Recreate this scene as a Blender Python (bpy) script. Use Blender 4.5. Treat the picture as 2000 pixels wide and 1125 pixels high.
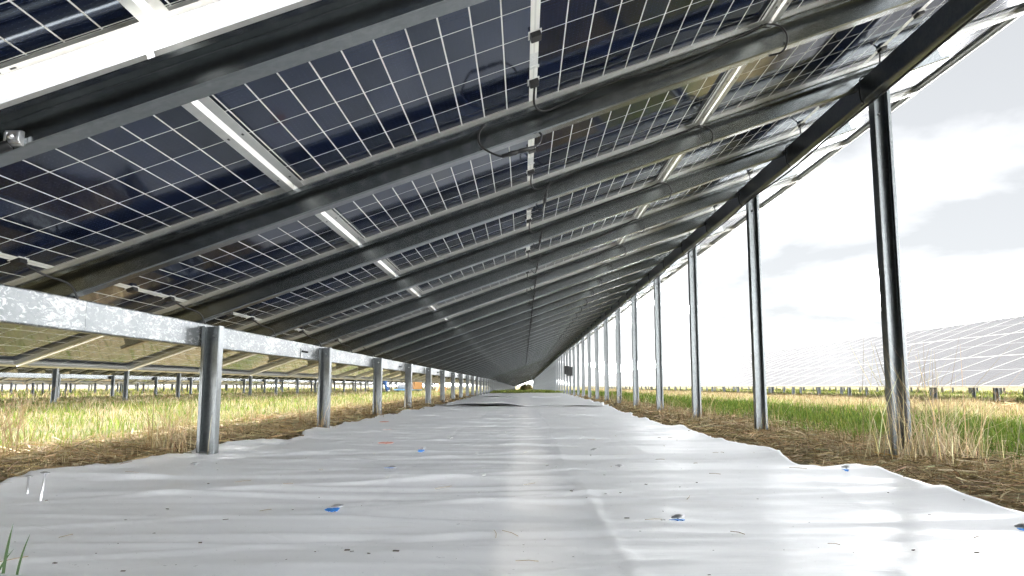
import bpy, bmesh, math, random
import numpy as np
from mathutils import Vector, Matrix

for o in list(bpy.data.objects):
    bpy.data.objects.remove(o, do_unlink=True)
SC = bpy.context.scene
COL = SC.collection
RNG = np.random.default_rng(7)
random.seed(7)

# ------------------------------------------------------------------ camera, sky, sun, exposure
CAM_H = 0.365
cam_d = bpy.data.cameras.new('camera')
cam = bpy.data.objects.new('camera', cam_d); COL.objects.link(cam)
cam.location = (0, 0, CAM_H)
cam.rotation_euler = (math.pi / 2 + 0.1257, 0.0002, 0.0146)
cam_d.sensor_width = 36; cam_d.lens = 36 * 1514.6 / 2000
cam_d.clip_start = 0.02; cam_d.clip_end = 6000
SC.camera = cam

SUN_EL, SUN_AZ = math.radians(43.2), math.radians(-50)      # azimuth from +Y towards +X
world = bpy.data.worlds.new('World'); SC.world = world; world.use_nodes = True
def build_world():
    nt = world.node_tree; N = nt.nodes; L = nt.links; N.clear()
    out = N.new('ShaderNodeOutputWorld'); bg = N.new('ShaderNodeBackground')
    sky = N.new('ShaderNodeTexSky'); sky.sky_type = 'NISHITA'; sky.sun_disc = False
    sky.sun_elevation = SUN_EL; sky.sun_rotation = SUN_AZ
    tc = N.new('ShaderNodeTexCoord'); sep = N.new('ShaderNodeSeparateXYZ'); L.new(tc.outputs['Generated'], sep.inputs[0])
    def m(op, a, b=None, c=None):
        n = N.new('ShaderNodeMath'); n.operation = op
        for i, v in enumerate((a, b, c)):
            if v is None: continue
            if isinstance(v, (int, float)): n.inputs[i].default_value = v
            else: L.new(v, n.inputs[i])
        return n.outputs[0]
    z = m('MAXIMUM', sep.outputs['Z'], 0.0); den = m('ADD', z, 0.22)
    px = m('DIVIDE', sep.outputs['X'], den); py = m('DIVIDE', sep.outputs['Y'], den)
    cmb = N.new('ShaderNodeCombineXYZ'); L.new(px, cmb.inputs[0]); L.new(py, cmb.inputs[1]); cmb.inputs[2].default_value = SKY_SEED
    nz = N.new('ShaderNodeTexNoise'); nz.inputs['Scale'].default_value = 1.55; nz.inputs['Detail'].default_value = 7; nz.inputs['Roughness'].default_value = .52
    nz.inputs['Distortion'].default_value = .25
    L.new(cmb.outputs[0], nz.inputs['Vector'])
    ramp = N.new('ShaderNodeValToRGB'); r = ramp.color_ramp
    r.elements[0].position = .41; r.elements[0].color = SKY_DARK
    r.elements[1].position = .67; r.elements[1].color = SKY_LIGHT
    e = r.elements.new(.50); e.color = SKY_MID
    e = r.elements.new(.58); e.color = tuple(v * 1.7 for v in SKY_MID[:3]) + (1,)
    L.new(m('ADD', nz.outputs['Fac'], m('MAXIMUM', m('MULTIPLY_ADD', z, -.6, .095), 0.)), ramp.inputs[0])
    gain = N.new('ShaderNodeMixRGB'); gain.blend_type = 'MULTIPLY'; gain.inputs[0].default_value = 1
    L.new(ramp.outputs[0], gain.inputs[1])
    zen = m('MULTIPLY_ADD', z, ZEN_GAIN, 1.0); zc = N.new('ShaderNodeCombineXYZ')
    sc = m('MULTIPLY', zen, SKY_GAIN)
    for i in range(3): L.new(sc, zc.inputs[i])
    L.new(zc.outputs[0], gain.inputs[2])
    mix = N.new('ShaderNodeMixRGB'); mix.inputs[0].default_value = .98
    L.new(sky.outputs[0], mix.inputs[1]); L.new(gain.outputs[0], mix.inputs[2])
    L.new(mix.outputs[0], bg.inputs['Color']); bg.inputs['Strength'].default_value = .1
    L.new(bg.outputs[0], out.inputs[0])
SKY_SEED = 3.4; ZEN_GAIN = -.45; SKY_GAIN = 90.0
SKY_DARK = (.0138, .0141, .0144, 1); SKY_MID = (.0182, .0184, .0187, 1); SKY_LIGHT = (.97, .985, 1, 1)
build_world()
sun_d = bpy.data.lights.new('sun', 'SUN'); sun_d.energy = 2.6; sun_d.angle = math.radians(5); sun_d.color = (1, .94, .85)
sun = bpy.data.objects.new('sun', sun_d); COL.objects.link(sun)
sd = Vector((math.sin(SUN_AZ) * math.cos(SUN_EL), math.cos(SUN_AZ) * math.cos(SUN_EL), math.sin(SUN_EL)))
sun.rotation_euler = sd.to_track_quat('Z', 'Y').to_euler(); sun.location = (-20, 20, 40)
SC.view_settings.view_transform = 'Standard'; SC.view_settings.look = 'None'
SC.view_settings.gamma = 1; SC.view_settings.use_curve_mapping = False
SC.view_settings.exposure = 2.84
SC.cycles.max_bounces = 10; SC.cycles.diffuse_bounces = 5; SC.cycles.glossy_bounces = 5; SC.cycles.transparent_max_bounces = 12
SC.cycles.sample_clamp_indirect = 4; SC.cycles.blur_glossy = 1.0

# ------------------------------------------------------------------ object helpers
def obj(name, data, parent=None, loc=None, rot=None):
    o = bpy.data.objects.new(name, data); COL.objects.link(o)
    if parent is not None: o.parent = parent
    if loc is not None: o.location = loc
    if rot is not None: o.rotation_euler = rot
    return o
def tag(o, label, cat, group=None):
    o['label'] = label; o['category'] = cat
    if group: o['group'] = group
    return o
def stuff(o, label, cat): tag(o, label, cat); o['kind'] = 'stuff'; return o
def struct(o): o['kind'] = 'structure'; return o
def thing(name, label, cat, loc=(0, 0, 0), rot=(0, 0, 0), group=None):
    return tag(obj(name, None, None, loc, rot), label, cat, group)
class MB:
    """collects prisms, boxes and tubes into one mesh"""
    def __init__(s): s.v = []; s.f = []; s.m = []; s.mi = 0; s.sm = []; s.smooth = False
    def add(s, vs, fs):
        b = len(s.v); s.v += [tuple(p) for p in vs]
        for f in fs: s.f.append(tuple(b + i for i in f)); s.m.append(s.mi); s.sm.append(s.smooth)
    def box(s, c, d, rot=None):
        c = Vector(c); vs = []
        for x in (-1, 1):
            for y in (-1, 1):
                for z in (-1, 1):
                    p = Vector((x * d[0] / 2, y * d[1] / 2, z * d[2] / 2))
                    if rot is not None: p = rot @ p
                    vs.append(c + p)
        s.add(vs, [(0, 1, 3, 2), (4, 6, 7, 5), (0, 4, 5, 1), (2, 3, 7, 6), (0, 2, 6, 4), (1, 5, 7, 3)])
    def bbox(s, c, d, b=.004, rot=None):
        """box with chamfered edges"""
        bm = bmesh.new(); bmesh.ops.create_cube(bm, size=1)
        bmesh.ops.scale(bm, vec=d, verts=bm.verts)
        bmesh.ops.bevel(bm, geom=list(bm.edges), offset=b, segments=2, affect='EDGES', profile=.6)
        c = Vector(c); bm.verts.index_update()
        s.add([c + (rot @ v.co if rot is not None else v.co) for v in bm.verts], [[v.index for v in f.verts] for f in bm.faces]); bm.free()
    def prism(s, prof, o, U, V, W):
        """profile (u,v) polygon swept from o along W"""
        o, U, V, W = Vector(o), Vector(U), Vector(V), Vector(W); n = len(prof)
        a = [o + U * u + V * v for u, v in prof]; vs = a + [p + W for p in a]
        fs = [(i, (i + 1) % n, n + (i + 1) % n, n + i) for i in range(n)]
        fs += [tuple(range(n))[::-1], tuple(range(n, 2 * n))]
        s.add(vs, fs)
    def tube(s, pts, r, n=8, cap=True):
        pts = [Vector(p) for p in pts]; rs = r if isinstance(r, (list, tuple)) else [r] * len(pts)
        up = Vector((.13, .21, .97)); vs = []; fs = []
        for i, p in enumerate(pts):
            t = (pts[min(i + 1, len(pts) - 1)] - pts[max(i - 1, 0)]).normalized()
            a = t.cross(up)
            if a.length < 1e-4: a = t.cross(Vector((1, 0, 0)))
            a.normalize(); b = t.cross(a); up = b.cross(t) if False else up
            for k in range(n):
                q = 2 * math.pi * k / n; vs.append(p + (a * math.cos(q) + b * math.sin(q)) * rs[i])
        for i in range(len(pts) - 1):
            for k in range(n):
                fs.append((i * n + k, i * n + (k + 1) % n, (i + 1) * n + (k + 1) % n, (i + 1) * n + k))
        if cap: fs += [tuple(range(n))[::-1], tuple(range((len(pts) - 1) * n, len(pts) * n))]
        sm = s.smooth; s.smooth = True; s.add(vs, fs); s.smooth = sm
    def mesh(s, name, *mats):
        me = bpy.data.meshes.new(name); me.from_pydata(s.v, [], s.f)
        for m_ in mats: me.materials.append(m_)
        me.polygons.foreach_set('material_index', s.m); me.polygons.foreach_set('use_smooth', s.sm)
        bm = bmesh.new(); bm.from_mesh(me); bmesh.ops.recalc_face_normals(bm, faces=bm.faces); bm.to_mesh(me); bm.free()
        return me
def smooth_path(pts, n=6):
    P = [Vector(p) for p in pts]; out = []
    for i in range(len(P) - 1):
        p0, p1, p2, p3 = P[max(i - 1, 0)], P[i], P[i + 1], P[min(i + 2, len(P) - 1)]
        for k in range(n):
            t = k / n
            out.append(.5 * ((2 * p1) + (p2 - p0) * t + (2 * p0 - 5 * p1 + 4 * p2 - p3) * t * t + (3 * p1 - 3 * p2 + p3 - p0) * t ** 3))
    return out + [P[-1]]
def big_mesh(name, V, F, mat, colors=None, smooth=False, counts=None):
    """V (n,3) numpy; F (m,4) quads"""
    me = bpy.data.meshes.new(name); k = F.shape[1]
    me.vertices.add(len(V)); me.vertices.foreach_set('co', V.astype(np.float32).ravel())
    me.loops.add(F.size); me.loops.foreach_set('vertex_index', F.astype(np.int32).ravel())
    me.polygons.add(len(F)); me.polygons.foreach_set('loop_start', np.arange(0, F.size, k, dtype=np.int32))
    me.polygons.foreach_set('loop_total', np.full(len(F), k, dtype=np.int32))
    if smooth: me.polygons.foreach_set('use_smooth', np.ones(len(F), bool))
    me.update(calc_edges=True)
    if colors is not None:
        at = me.attributes.new('tint', 'FLOAT_COLOR', 'POINT')
        c = np.ones((len(V), 4), np.float32); c[:, :3] = colors; at.data.foreach_set('color', c.ravel())
    me.materials.append(mat); me.validate()
    return me

# ------------------------------------------------------------------ material helpers
class NT:
    def __init__(s, name):
        s.mat = bpy.data.materials.new(name); s.mat.use_nodes = True
        s.t = s.mat.node_tree; s.N = s.t.nodes; s.L = s.t.links; s.N.clear()
        s.out = s.N.new('ShaderNodeOutputMaterial')
        s.tc = s.N.new('ShaderNodeTexCoord')
    def link(s, a, b): s.L.new(a, b)
    def put(s, sock, v):
        if isinstance(v, (int, float)): sock.default_value = v
        elif isinstance(v, tuple): sock.default_value = v if len(v) == 4 or sock.type == 'VECTOR' else v + (1,)
        else: s.L.new(v, sock)
    def math(s, op, a, b=None, c=None, clamp=False):
        n = s.N.new('ShaderNodeMath'); n.operation = op; n.use_clamp = clamp
        for i, v in enumerate((a, b, c)):
            if v is not None: s.put(n.inputs[i], v)
        return n.outputs[0]
    def noise(s, scale, detail=4, rough=.55, vec=None, out='Fac', dist=0):
        n = s.N.new('ShaderNodeTexNoise'); n.inputs['Scale'].default_value = scale; n.inputs['Detail'].default_value = detail
        n.inputs['Roughness'].default_value = rough; n.inputs['Distortion'].default_value = dist
        s.link(vec if vec is not None else s.tc.outputs['Object'], n.inputs['Vector']); return n.outputs[out]
    def voro(s, scale, vec=None, out='Color', feature='F1'):
        n = s.N.new('ShaderNodeTexVoronoi'); n.inputs['Scale'].default_value = scale; n.feature = feature
        s.link(vec if vec is not None else s.tc.outputs['Object'], n.inputs['Vector']); return n.outputs[out]
    def stretch(s, sc, src='Object'):
        n = s.N.new('ShaderNodeMapping'); n.inputs['Scale'].default_value = sc; s.link(s.tc.outputs[src], n.inputs['Vector']); return n.outputs[0]
    def ramp(s, fac, *stops, interp='LINEAR'):
        n = s.N.new('ShaderNodeValToRGB'); r = n.color_ramp; r.interpolation = interp
        while len(r.elements) < len(stops): r.elements.new(.5)
        for e, (p, c) in zip(r.elements, stops):
            e.position = p; e.color = (c, c, c, 1) if isinstance(c, (int, float)) else (c + (1,) if len(c) == 3 else c)
        s.put(n.inputs[0], fac); return n.outputs[0]
    def mix(s, f, a, b, blend='MIX'):
        n = s.N.new('ShaderNodeMixRGB'); n.blend_type = blend
        s.put(n.inputs[0], f); s.put(n.inputs[1], a); s.put(n.inputs[2], b); return n.outputs[0]
    def bsdf(s, color, rough=.5, metal=0., spec=.5, normal=None, **kw):
        n = s.N.new('ShaderNodeBsdfPrincipled'); s.put(n.inputs['Base Color'], color); s.put(n.inputs['Roughness'], rough)
        s.put(n.inputs['Metallic'], metal); s.put(n.inputs['Specular IOR Level'], spec)
        for k, v in kw.items(): s.put(n.inputs[k.replace('_', ' ')], v)
        if normal is not None: s.link(normal, n.inputs['Normal'])
        return n.outputs[0]
    def bump(s, h, strength=.2, dist=.01):
        n = s.N.new('ShaderNodeBump'); n.inputs['Strength'].default_value = strength; n.inputs['Distance'].default_value = dist
        s.put(n.inputs['Height'], h); return n.outputs[0]
    def mixsh(s, f, a, b):
        n = s.N.new('ShaderNodeMixShader'); s.put(n.inputs[0], f); s.link(a, n.inputs[1]); s.link(b, n.inputs[2]); return n.outputs[0]
    def done(s, sh): s.link(sh, s.out.inputs['Surface']); return s.mat

def simple(name, color, rough=.5, metal=0., var=.12, scale=20., bump=0.):
    n = NT(name); f = n.noise(scale)
    c = n.mix(n.math('MULTIPLY', n.math('SUBTRACT', f, .5), 2 * var, clamp=False), color, tuple(min(1, v * 1.9 + .02) for v in color))
    d = tuple(v * .6 for v in color)
    c = n.mix(n.ramp(f, (.3, var * 3), (.55, 0.)), c, d)
    nm = n.bump(f, bump, .004) if bump else None
    return n.done(n.bsdf(c, rough, metal, normal=nm))

def galv(name, lo, hi, rough, metal, flake=0.):
    """hot dip galvanised steel: cloudy zinc with small spangles, scratches and dull streaks"""
    n = NT(name)
    cloud = n.noise(5, 5, .6); fine = n.noise(60, 4, .7)
    sp = n.voro(75, out='Color'); spv = n.ramp(sp, (.2, 0.), (.9, 1.))
    f = n.math('ADD', n.math('MULTIPLY', cloud, .55), n.math('ADD', n.math('MULTIPLY', spv, .15), n.math('MULTIPLY', fine, .3)))
    c = n.ramp(f, (.33, lo), (.66, hi))
    r = n.math('MULTIPLY_ADD', cloud, .04, rough - .02); me = metal
    if flake:
        st = n.noise(58, 6, .72, n.stretch((1, .36, 1)), dist=1.2); big = n.noise(2.2, 2, .5)
        k = n.math('ADD', st, n.math('MULTIPLY', n.math('SUBTRACT', big, .5), .35))
        wm = n.ramp(k, (.52, 0.), (.585, 1.))
        c = n.mix(n.math('MULTIPLY', wm, flake), c, (.93, .94, .93)); r = n.math('ADD', r, n.math('MULTIPLY', wm, .12))
    drt = n.noise(9, 5, .65, n.stretch((1, 1, .25))); c = n.mix(n.ramp(drt, (.66, 0.), (.9, .14)), c, tuple(v * .55 for v in lo))
    return n.done(n.bsdf(c, r, me))

M = {}
M['galv'] = galv('galvanised_steel', (.205, .222, .228), (.275, .290, .294), .24, 1.0)
M['galv_beam'] = galv('galvanised_beam_steel', (.13, .14, .147), (.21, .222, .226), .40, .88, .46)
M['galv_post'] = galv('galvanised_post_steel', (.13, .14, .144), (.19, .202, .205), .34, 1.0)
M['galv_dark'] = galv('dull_galvanised_steel', (.16, .175, .185), (.26, .275, .28), .30, 1.0)
M['alu'] = simple('anodised_aluminium', (.62, .62, .60), .42, .75, .06, 30)
M['steel'] = simple('bright_bolt_steel', (.66, .66, .67), .28, .9, .1, 90)
M['cable'] = simple('black_cable_rubber', (.012, .012, .013), .5, 0, .1, 60)
M['plastic_black'] = simple('black_plastic', (.014, .014, .015), .42, 0, .1, 60)
M['sealant'] = simple('white_sealant', (.8, .8, .77), .5, 0, .05, 60)
M['clear_tag'] = simple('pale_label_film', (.78, .80, .80), .2, 0, .12, 90)

def mat_panel():
    n = NT('bifacial_cell_glass'); sp = n.N.new('ShaderNodeSeparateXYZ'); n.link(n.tc.outputs['Object'], sp.inputs[0])
    x, y = sp.outputs['X'], sp.outputs['Y']
    ax = n.math('ABSOLUTE', x); ay = n.math('ABSOLUTE', y)
    u = n.math('DIVIDE', n.math('SUBTRACT', ax, .0125), .09)
    v = n.math('DIVIDE', n.math('ADD', y, .5535), .1845)
    def line(t, hw):     # 1 on the line between two cells
        d = n.math('ABSOLUTE', n.math('SUBTRACT', n.math('FRACT', n.math('ADD', t, .5)), .5)); return n.math('LESS_THAN', d, hw)
    lx = line(u, .0023 / .09); ly = line(v, .0021 / .1845)
    edge = n.math('MAXIMUM', n.math('GREATER_THAN', ax, .9235), n.math('GREATER_THAN', ay, .5595))  # dark strip left inside the white border paints in the frame's shadow and reflection
    mid = n.math('LESS_THAN', ax, .0125)
    mask = n.math('MAXIMUM', n.math('MAXIMUM', lx, ly), n.math('MAXIMUM', edge, mid))
    # busbars with solder dots
    bb = n.math('MULTIPLY', v, 10.); bl = line(bb, .045); dl = line(n.math('MULTIPLY', u, 6.), .12)
    bus = n.math('ADD', n.math('MULTIPLY', bl, .28), n.math('MULTIPLY', n.math('MULTIPLY', bl, dl), .72))
    # each cell its own tone
    cell = n.N.new('ShaderNodeCombineXYZ'); n.put(cell.inputs[0], n.math('FLOOR', n.math('MULTIPLY', n.math('SIGN', x), u)))
    n.put(cell.inputs[1], n.math('FLOOR', v)); oi = n.N.new('ShaderNodeObjectInfo'); n.put(cell.inputs[2], n.math('MULTIPLY', oi.outputs['Random'], 53.))
    wn = n.N.new('ShaderNodeTexWhiteNoise'); n.link(cell.outputs[0], wn.inputs['Vector'])
    cc = n.mix(wn.outputs['Value'], (.0035, .0065, .020), (.009, .016, .048))
    cc = n.mix(n.math('MULTIPLY', bus, .26), cc, (.22, .24, .28))
    wob = n.bump(n.noise(14, 3, .5), .045, .004)
    dust = n.ramp(n.noise(3.5, 5, .65), (.45, 0.), (.8, .012))
    cc = n.mix(dust, cc, (.3, .3, .28))
    cs = n.bsdf(cc, .07, 0, .46, normal=wob, Specular_Tint=(.42, .66, 1., 1.))
    grey = n.math('MULTIPLY', n.math('LESS_THAN', ax, .0028), .5)
    wc = n.mix(grey, (.86, .86, .82), (.4, .4, .4))
    ws = n.bsdf(wc, .2, 0, .5, normal=wob)
    tr = n.N.new('ShaderNodeBsdfTranslucent'); n.put(tr.inputs[0], (.90, .92, .90))
    ws = n.mixsh(n.math('MULTIPLY_ADD', mid, -.28, .60), ws, tr.outputs[0])
    back = n.mixsh(mask, cs, ws)
    fc = n.mix(mask, n.mix(.85, cc, (.034, .034, .036)), (.10, .10, .10)); df = n.N.new('ShaderNodeBsdfDiffuse'); n.put(df.inputs[0], fc)
    gls = n.N.new('ShaderNodeBsdfGlossy'); gls.inputs['Roughness'].default_value = .32; n.put(gls.inputs[0], (1, 1, 1))
    lw = n.N.new('ShaderNodeFresnel'); lw.inputs['IOR'].default_value = 1.3
    front = n.mixsh(n.math('MINIMUM', lw.outputs[0], n.math('MULTIPLY_ADD', n.noise(.9, 3), .03, .165)), n.mixsh(n.math('MULTIPLY', mask, .36), df.outputs[0], ws), gls.outputs[0])
    return n.done(n.mixsh(n.math('GREATER_THAN', sp.outputs['Z'], .0055), back, front))
M['cells'] = mat_panel()

def mat_sheet():
    n = NT('white_polythene_sheet'); base = n.noise(1.1, 5, .6); fine = n.noise(38, 5, .65)
    c = n.mix(base, (.84, .855, .865), (.90, .905, .905))
    st = n.noise(1.6, 6, .7, n.stretch((.8, 2.2, 1)), dist=.8)
    c = n.mix(n.ramp(st, (.58, 0.), (.80, .28)), c, (.52, .47, .38))          # dried mud smears
    sc = n.noise(9, 5, .7, n.stretch((1, 3.2, 1))); c = n.mix(n.ramp(sc, (.72, 0.), (.77, .35)), c, (.35, .32, .28))
    sk = n.noise(150, 2, .5); c = n.mix(n.ramp(sk, (.735, 0.), (.77, .7)), c, (.12, .10, .08))   # specks of soil
    r = n.math('ADD', .22, n.math('MULTIPLY', fine, .18)); rg = n.noise(4.5, 4, .5, n.stretch((.7, 1.7, 1)), dist=.6); rid = n.math('POWER', n.math('SUBTRACT', 1., n.math('ABSOLUTE', n.math('MULTIPLY_ADD', rg, 4., -2.))), 6., clamp=True)
    return n.done(n.bsdf(c, r, 0, .5, normal=n.bump(n.math('MULTIPLY_ADD', rid, .22, n.noise(7, 5, .55, n.stretch((.6, 1.6, 1)))), .14, .012)))
M['sheet'] = mat_sheet()
def mat_ground():
    n = NT('field_ground'); a = n.noise(.9, 6, .65); b = n.noise(11, 6, .7); g = n.noise(.23, 4, .6)
    soil = n.mix(b, (.09, .064, .036), (.18, .135, .08)); green = n.mix(b, (.05, .07, .014), (.10, .125, .03)); tan = n.mix(b, (.17, .13, .065), (.27, .22, .12))
    c = n.mix(n.ramp(a, (.42, 0.), (.58, 1.)), green, tan); c = n.mix(n.ramp(b, (.35, .55), (.55, .0)), c, soil)
    c = n.mix(n.ramp(g, (.4, 0.), (.65, .5)), c, tan)
    return n.done(n.bsdf(c, .9, 0, .2, normal=n.bump(b, .8, .05)))
M['ground'] = mat_ground()
def mat_blade(name, transl=.35, rough=.6):
    n = NT(name); at = n.N.new('ShaderNodeAttribute'); at.attribute_name = 'tint'
    a = n.bsdf(at.outputs['Color'], rough, 0, .25); t = n.N.new('ShaderNodeBsdfTranslucent'); n.link(at.outputs['Color'], t.inputs[0])
    return n.done(n.mixsh(transl, a, t.outputs[0]))
M['blade'] = mat_blade('grass_blade'); M['straw'] = mat_blade('straw_blade', .12, .7)

# ------------------------------------------------------------------ dimensions of the solar tables
TILT = 0.3417; CT, ST = math.cos(TILT), math.sin(TILT)
A0 = 1.0584 + CAM_H            # height of the glass above ground at x = 0
SMID = 0.0391                  # slope position of the middle panel
PP = 1.898; PL = 1.880         # panel pitch and length along the slope
RP = 1.154; PW = 1.134         # panel pitch and width along the row = rafter spacing
Y1 = 1.686                     # first seam (near rafter) of the main table
XL, XR = -1.6116, 1.8976       # post lines
D = Vector((CT, 0, ST)); NRM = Vector((-ST, 0, CT)); EY = Vector((0, 1, 0)); EZ = Vector((0, 0, 1))
def SP(s, y, n=0.): return Vector((s * CT - n * ST, y, A0 + s * ST + n * CT))
def cprof(w, h, l, t, r=.005):
    """lipped channel, web at u=0, opening towards +u, v from 0 to h, rounded outer corners"""
    q = r * .3
    return [(0, r), (q, q), (r, 0), (w - r, 0), (w - q, q), (w, r), (w, l), (w - t, l), (w - t, t + q), (w - t - q, t), (t + q, t), (t, t + q),
            (t, h - t - q), (t + q, h - t), (w - t - q, h - t), (w - t, h - t - q), (w - t, h - l), (w, h - l), (w, h - r), (w - q, h - q), (w - r, h), (r, h), (q, h - q), (0, h - r)]

# panel meshes (local: x along the slope, y along the row, z up; z=0 underside of the glass)
def ring(prof, l, w):
    vs = []; fs = []; k = len(prof)
    for sx, sy in ((-1, -1), (1, -1), (1, 1), (-1, 1)):
        for d_, z in prof: vs.append((sx * (l / 2 - d_), sy * (w / 2 - d_), z))
    for i in range(4):
        j = (i + 1) % 4
        for q in range(k):
            q2 = (q + 1) % k; fs.append((i * k + q, j * k + q, j * k + q2, i * k + q2))
    return vs, fs
FPROF = [(0, -.024), (0, .011), (.009, .011), (.009, .0085), (.0025, .0085), (.0025, -.0215), (.026, -.0215), (.026, -.024)]
def panel_meshes():
    g = MB(); g.box((0, 0, .003), (PL - .008, PW - .008, .006)); gm = g.mesh('solar_panel', M['cells'])
    f = MB(); f.add(*ring(FPROF, PL, PW))
    f.mi = 1
    for sx in (-1, 1):
        for t in (-.42, -.05, .36):                      # drain and earthing holes in the bottom flange
            f.box((sx * (PL / 2 - .013), t * PW, -.0242), (.006, .014, .0012))
        for t in (-.33, -.14, .17, .31): f.box((sx * PL * t * .98, PW / 2 - .013, -.0242), (.014, .006, .0012))
    fm = f.mesh('frame', M['alu'], M['plastic_black'])
    j = MB(); j.bbox((0, 0, -.009), (.034, .046, .018), .004); j.mi = 1; j.bbox((0, 0, -.0012), (.044, .056, .0022), .001)
    jm = j.mesh('junction_box', M['plastic_black'], M['sealant'])
    lb = MB(); lb.bbox((0, 0, -.001), (.028, .10, .0018), .0008); lb.bbox((.002, .062, -.0018), (.034, .018, .003), .001); lm = lb.mesh('label_strip', M['clear_tag'])
    b = MB(); b.box((0, 0, .003), (PL - .008, PW - .008, .006)); b.mi = 1; b.add(*ring(FPROF, PL, PW)); both = b.mesh('solar_panel_small', M['cells'], M['alu'])
    return gm, fm, jm, lm, both
PG, PF, PJ, PLB, PBOTH = panel_meshes()

def raf_mesh(s0, s1):
    m = MB(); m.prism(cprof(.062, .103, .017, .003), SP(s0, 0, -.1275) - Vector((0, 0, A0)), -EY, NRM, D * (s1 - s0)); return m.mesh('rafter', M['galv'])
RAFTER = raf_mesh(-2.24, 2.36)
def post_mesh(h, wx=.094, wy=.062, depth=.4):
    m = MB(); pr = cprof(wy, wx, .018, .0035)
    m.prism(pr, (-wx / 2, wy / 2, -depth), -EY, Vector((1, 0, 0)), EZ * (h + depth))
    return m.mesh('post', M['galv_post'])
LPOST_H = .365 + .309; RPOST_H = .365 + 1.60
LPOST, RPOST = post_mesh(LPOST_H), post_mesh(RPOST_H)
BOLT = MB(); BOLT.tube([(0, 0, 0), (.009, 0, 0)], .009, 6); BOLT.tube([(.009, 0, 0), (.016, 0, 0)], .005, 8); BOLT = BOLT.mesh('bolt', M['steel'])
def beam_mesh(length, open_sign, mt):
    # web at x=0; flanges towards open_sign
    m = MB(); m.prism(cprof(.05, .122, .017, .0035, .006), (0, 0, 0), Vector((open_sign, 0, 0)), EZ, EY * length); return m.mesh('beam', mt)
def clamp_mesh():
    m = MB(); m.box((0, 0, .0135), (.04, .03, .004)); m.box((0, 0, -.006), (.010, .010, .036)); return m.mesh('panel_clamp', M['alu'])
CLAMP = clamp_mesh()

def solar_table(label, origin, ncol, lod, dz=0., rotx=0., seam0=0., rafters=None, lposts=(), rposts=(), splices=(), plain_cut=None, ds=0., beam_y=None, lx=XL, rx=XR, group=None, extra_h=0.):
    """origin: ground point of the table; the row runs along local +y"""
    t = thing('solar_table', label, 'solar table', origin, (rotx, 0, 0), group)
    rng = random.Random(int(origin[0] * 31 + origin[1] * 7))
    for k in range(ncol):
        yc = seam0 + (k + .5) * RP
        for i in (-1, 0, 1):
            c = SP(SMID + ds + i * PP, yc, dz)
            jit = (rng.uniform(-.0012, .0012), -TILT + rng.uniform(-.0015, .0015), rng.uniform(-.001, .001))
            if lod == 0:
                p = obj('solar_panel', PG, t, c, jit); obj('frame', PF, p)
                for q in (-.369, 0, .369): obj('junction_box', PJ, p, (0, q, 0))
                obj('label_strip', PLB, p, (0, .185, 0))
            else: obj('solar_panel', PBOTH, t, c, jit)
    for k in (rafters if rafters is not None else range(ncol + 1)):
        obj('rafter', RAFTER, t, (0, seam0 + k * RP + .031, A0 + dz))
        if lod == 0:
            for s in (SMID - PP / 2, SMID + PP / 2) if k else (): obj('panel_clamp', CLAMP, t, SP(s, seam0 + k * RP, dz), (0, -TILT, 0))
    if beam_y:
        zl = .365 + .325 - .122 + dz; zr = .365 + 1.605 - .122 + dz
        cuts = [beam_y[0]] + list(splices) + [beam_y[1]]
        for a, b in zip(cuts[:-1], cuts[1:]):
            bl = obj('beam', beam_mesh(b - a - .002, -1, M['galv_beam'] if lod == 0 else M['galv']), t, (lx - .054, a, zl))
            if b in splices and b != plain_cut:
                m = MB(); m.bbox((.0035, 0, .061 - .02), (.004, .17, .075), .001)
                sp = obj('splice_plate', m.mesh('splice_plate', M['galv_beam']), bl, (0, b - a - .002, 0))
                m2 = MB()
                for q in (-.06, -.02, .02, .06): m2.tube([(.0055, q, .055), (.0135, q, .055)], .0085, 6); m2.tube([(.0135, q, .055), (.020, q, .055)], .005, 8)
                obj('bolt', m2.mesh('bolt_row', M['plastic_black']), bl, (0, b - a - .002, 0))
        obj('beam', beam_mesh(beam_y[1] - beam_y[0], 1, M['galv_dark']), t, (rx - .054 - .06, beam_y[0], zr))
    for y in lposts:
        p = obj('post', LPOST, t, (lx, y, dz))
        if lod == 0: obj('bolt', BOLT, p, (.0, .0285, LPOST_H - .05), (0, 0, -1.57))
    for y in rposts:
        p = obj('post', RPOST, t, (rx, y, dz))
        if lod == 0: obj('bolt', BOLT, p, (.0, .0285, RPOST_H - .16), (0, 0, -1.57))
    return t

S2 = 2 * RP
NMAIN = 33; YEND = Y1 + NMAIN * RP
solar_table('long tilted solar table the camera looks along, roof of dark cells over the white sheet', (0, 0, 0), NMAIN, 0, seam0=Y1,
            lposts=[4.0 + k * S2 for k in range(-1, 16)], rposts=[4.0 + k * S2 for k in range(-1, 16)],
            plain_cut=2.92, splices=[2.92, 5.87, 10.49, 15.1, 19.72, 24.3, 28.95, 33.6], beam_y=(.6, YEND + .1))
solar_table('nearest solar table cut by the top left corner, ending at the bright gap', (0, 0, 0), 4, 0, dz=.085, ds=.05, seam0=1.683 - 4 * RP, rafters=range(0, 4),
            lposts=[1.0 - k * S2 for k in range(2)], rposts=[.6 - k * S2 for k in range(2)], beam_y=(-3.0, .5))
solar_table('solar table of the same row behind the camera', (0, -3.1, 0), 30, 1, dz=.085, seam0=-30 * RP, lposts=[-.6 - k * S2 for k in range(15)], rposts=[-.6 - k * S2 for k in range(15)], beam_y=(-30 * RP, -.1))
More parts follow.
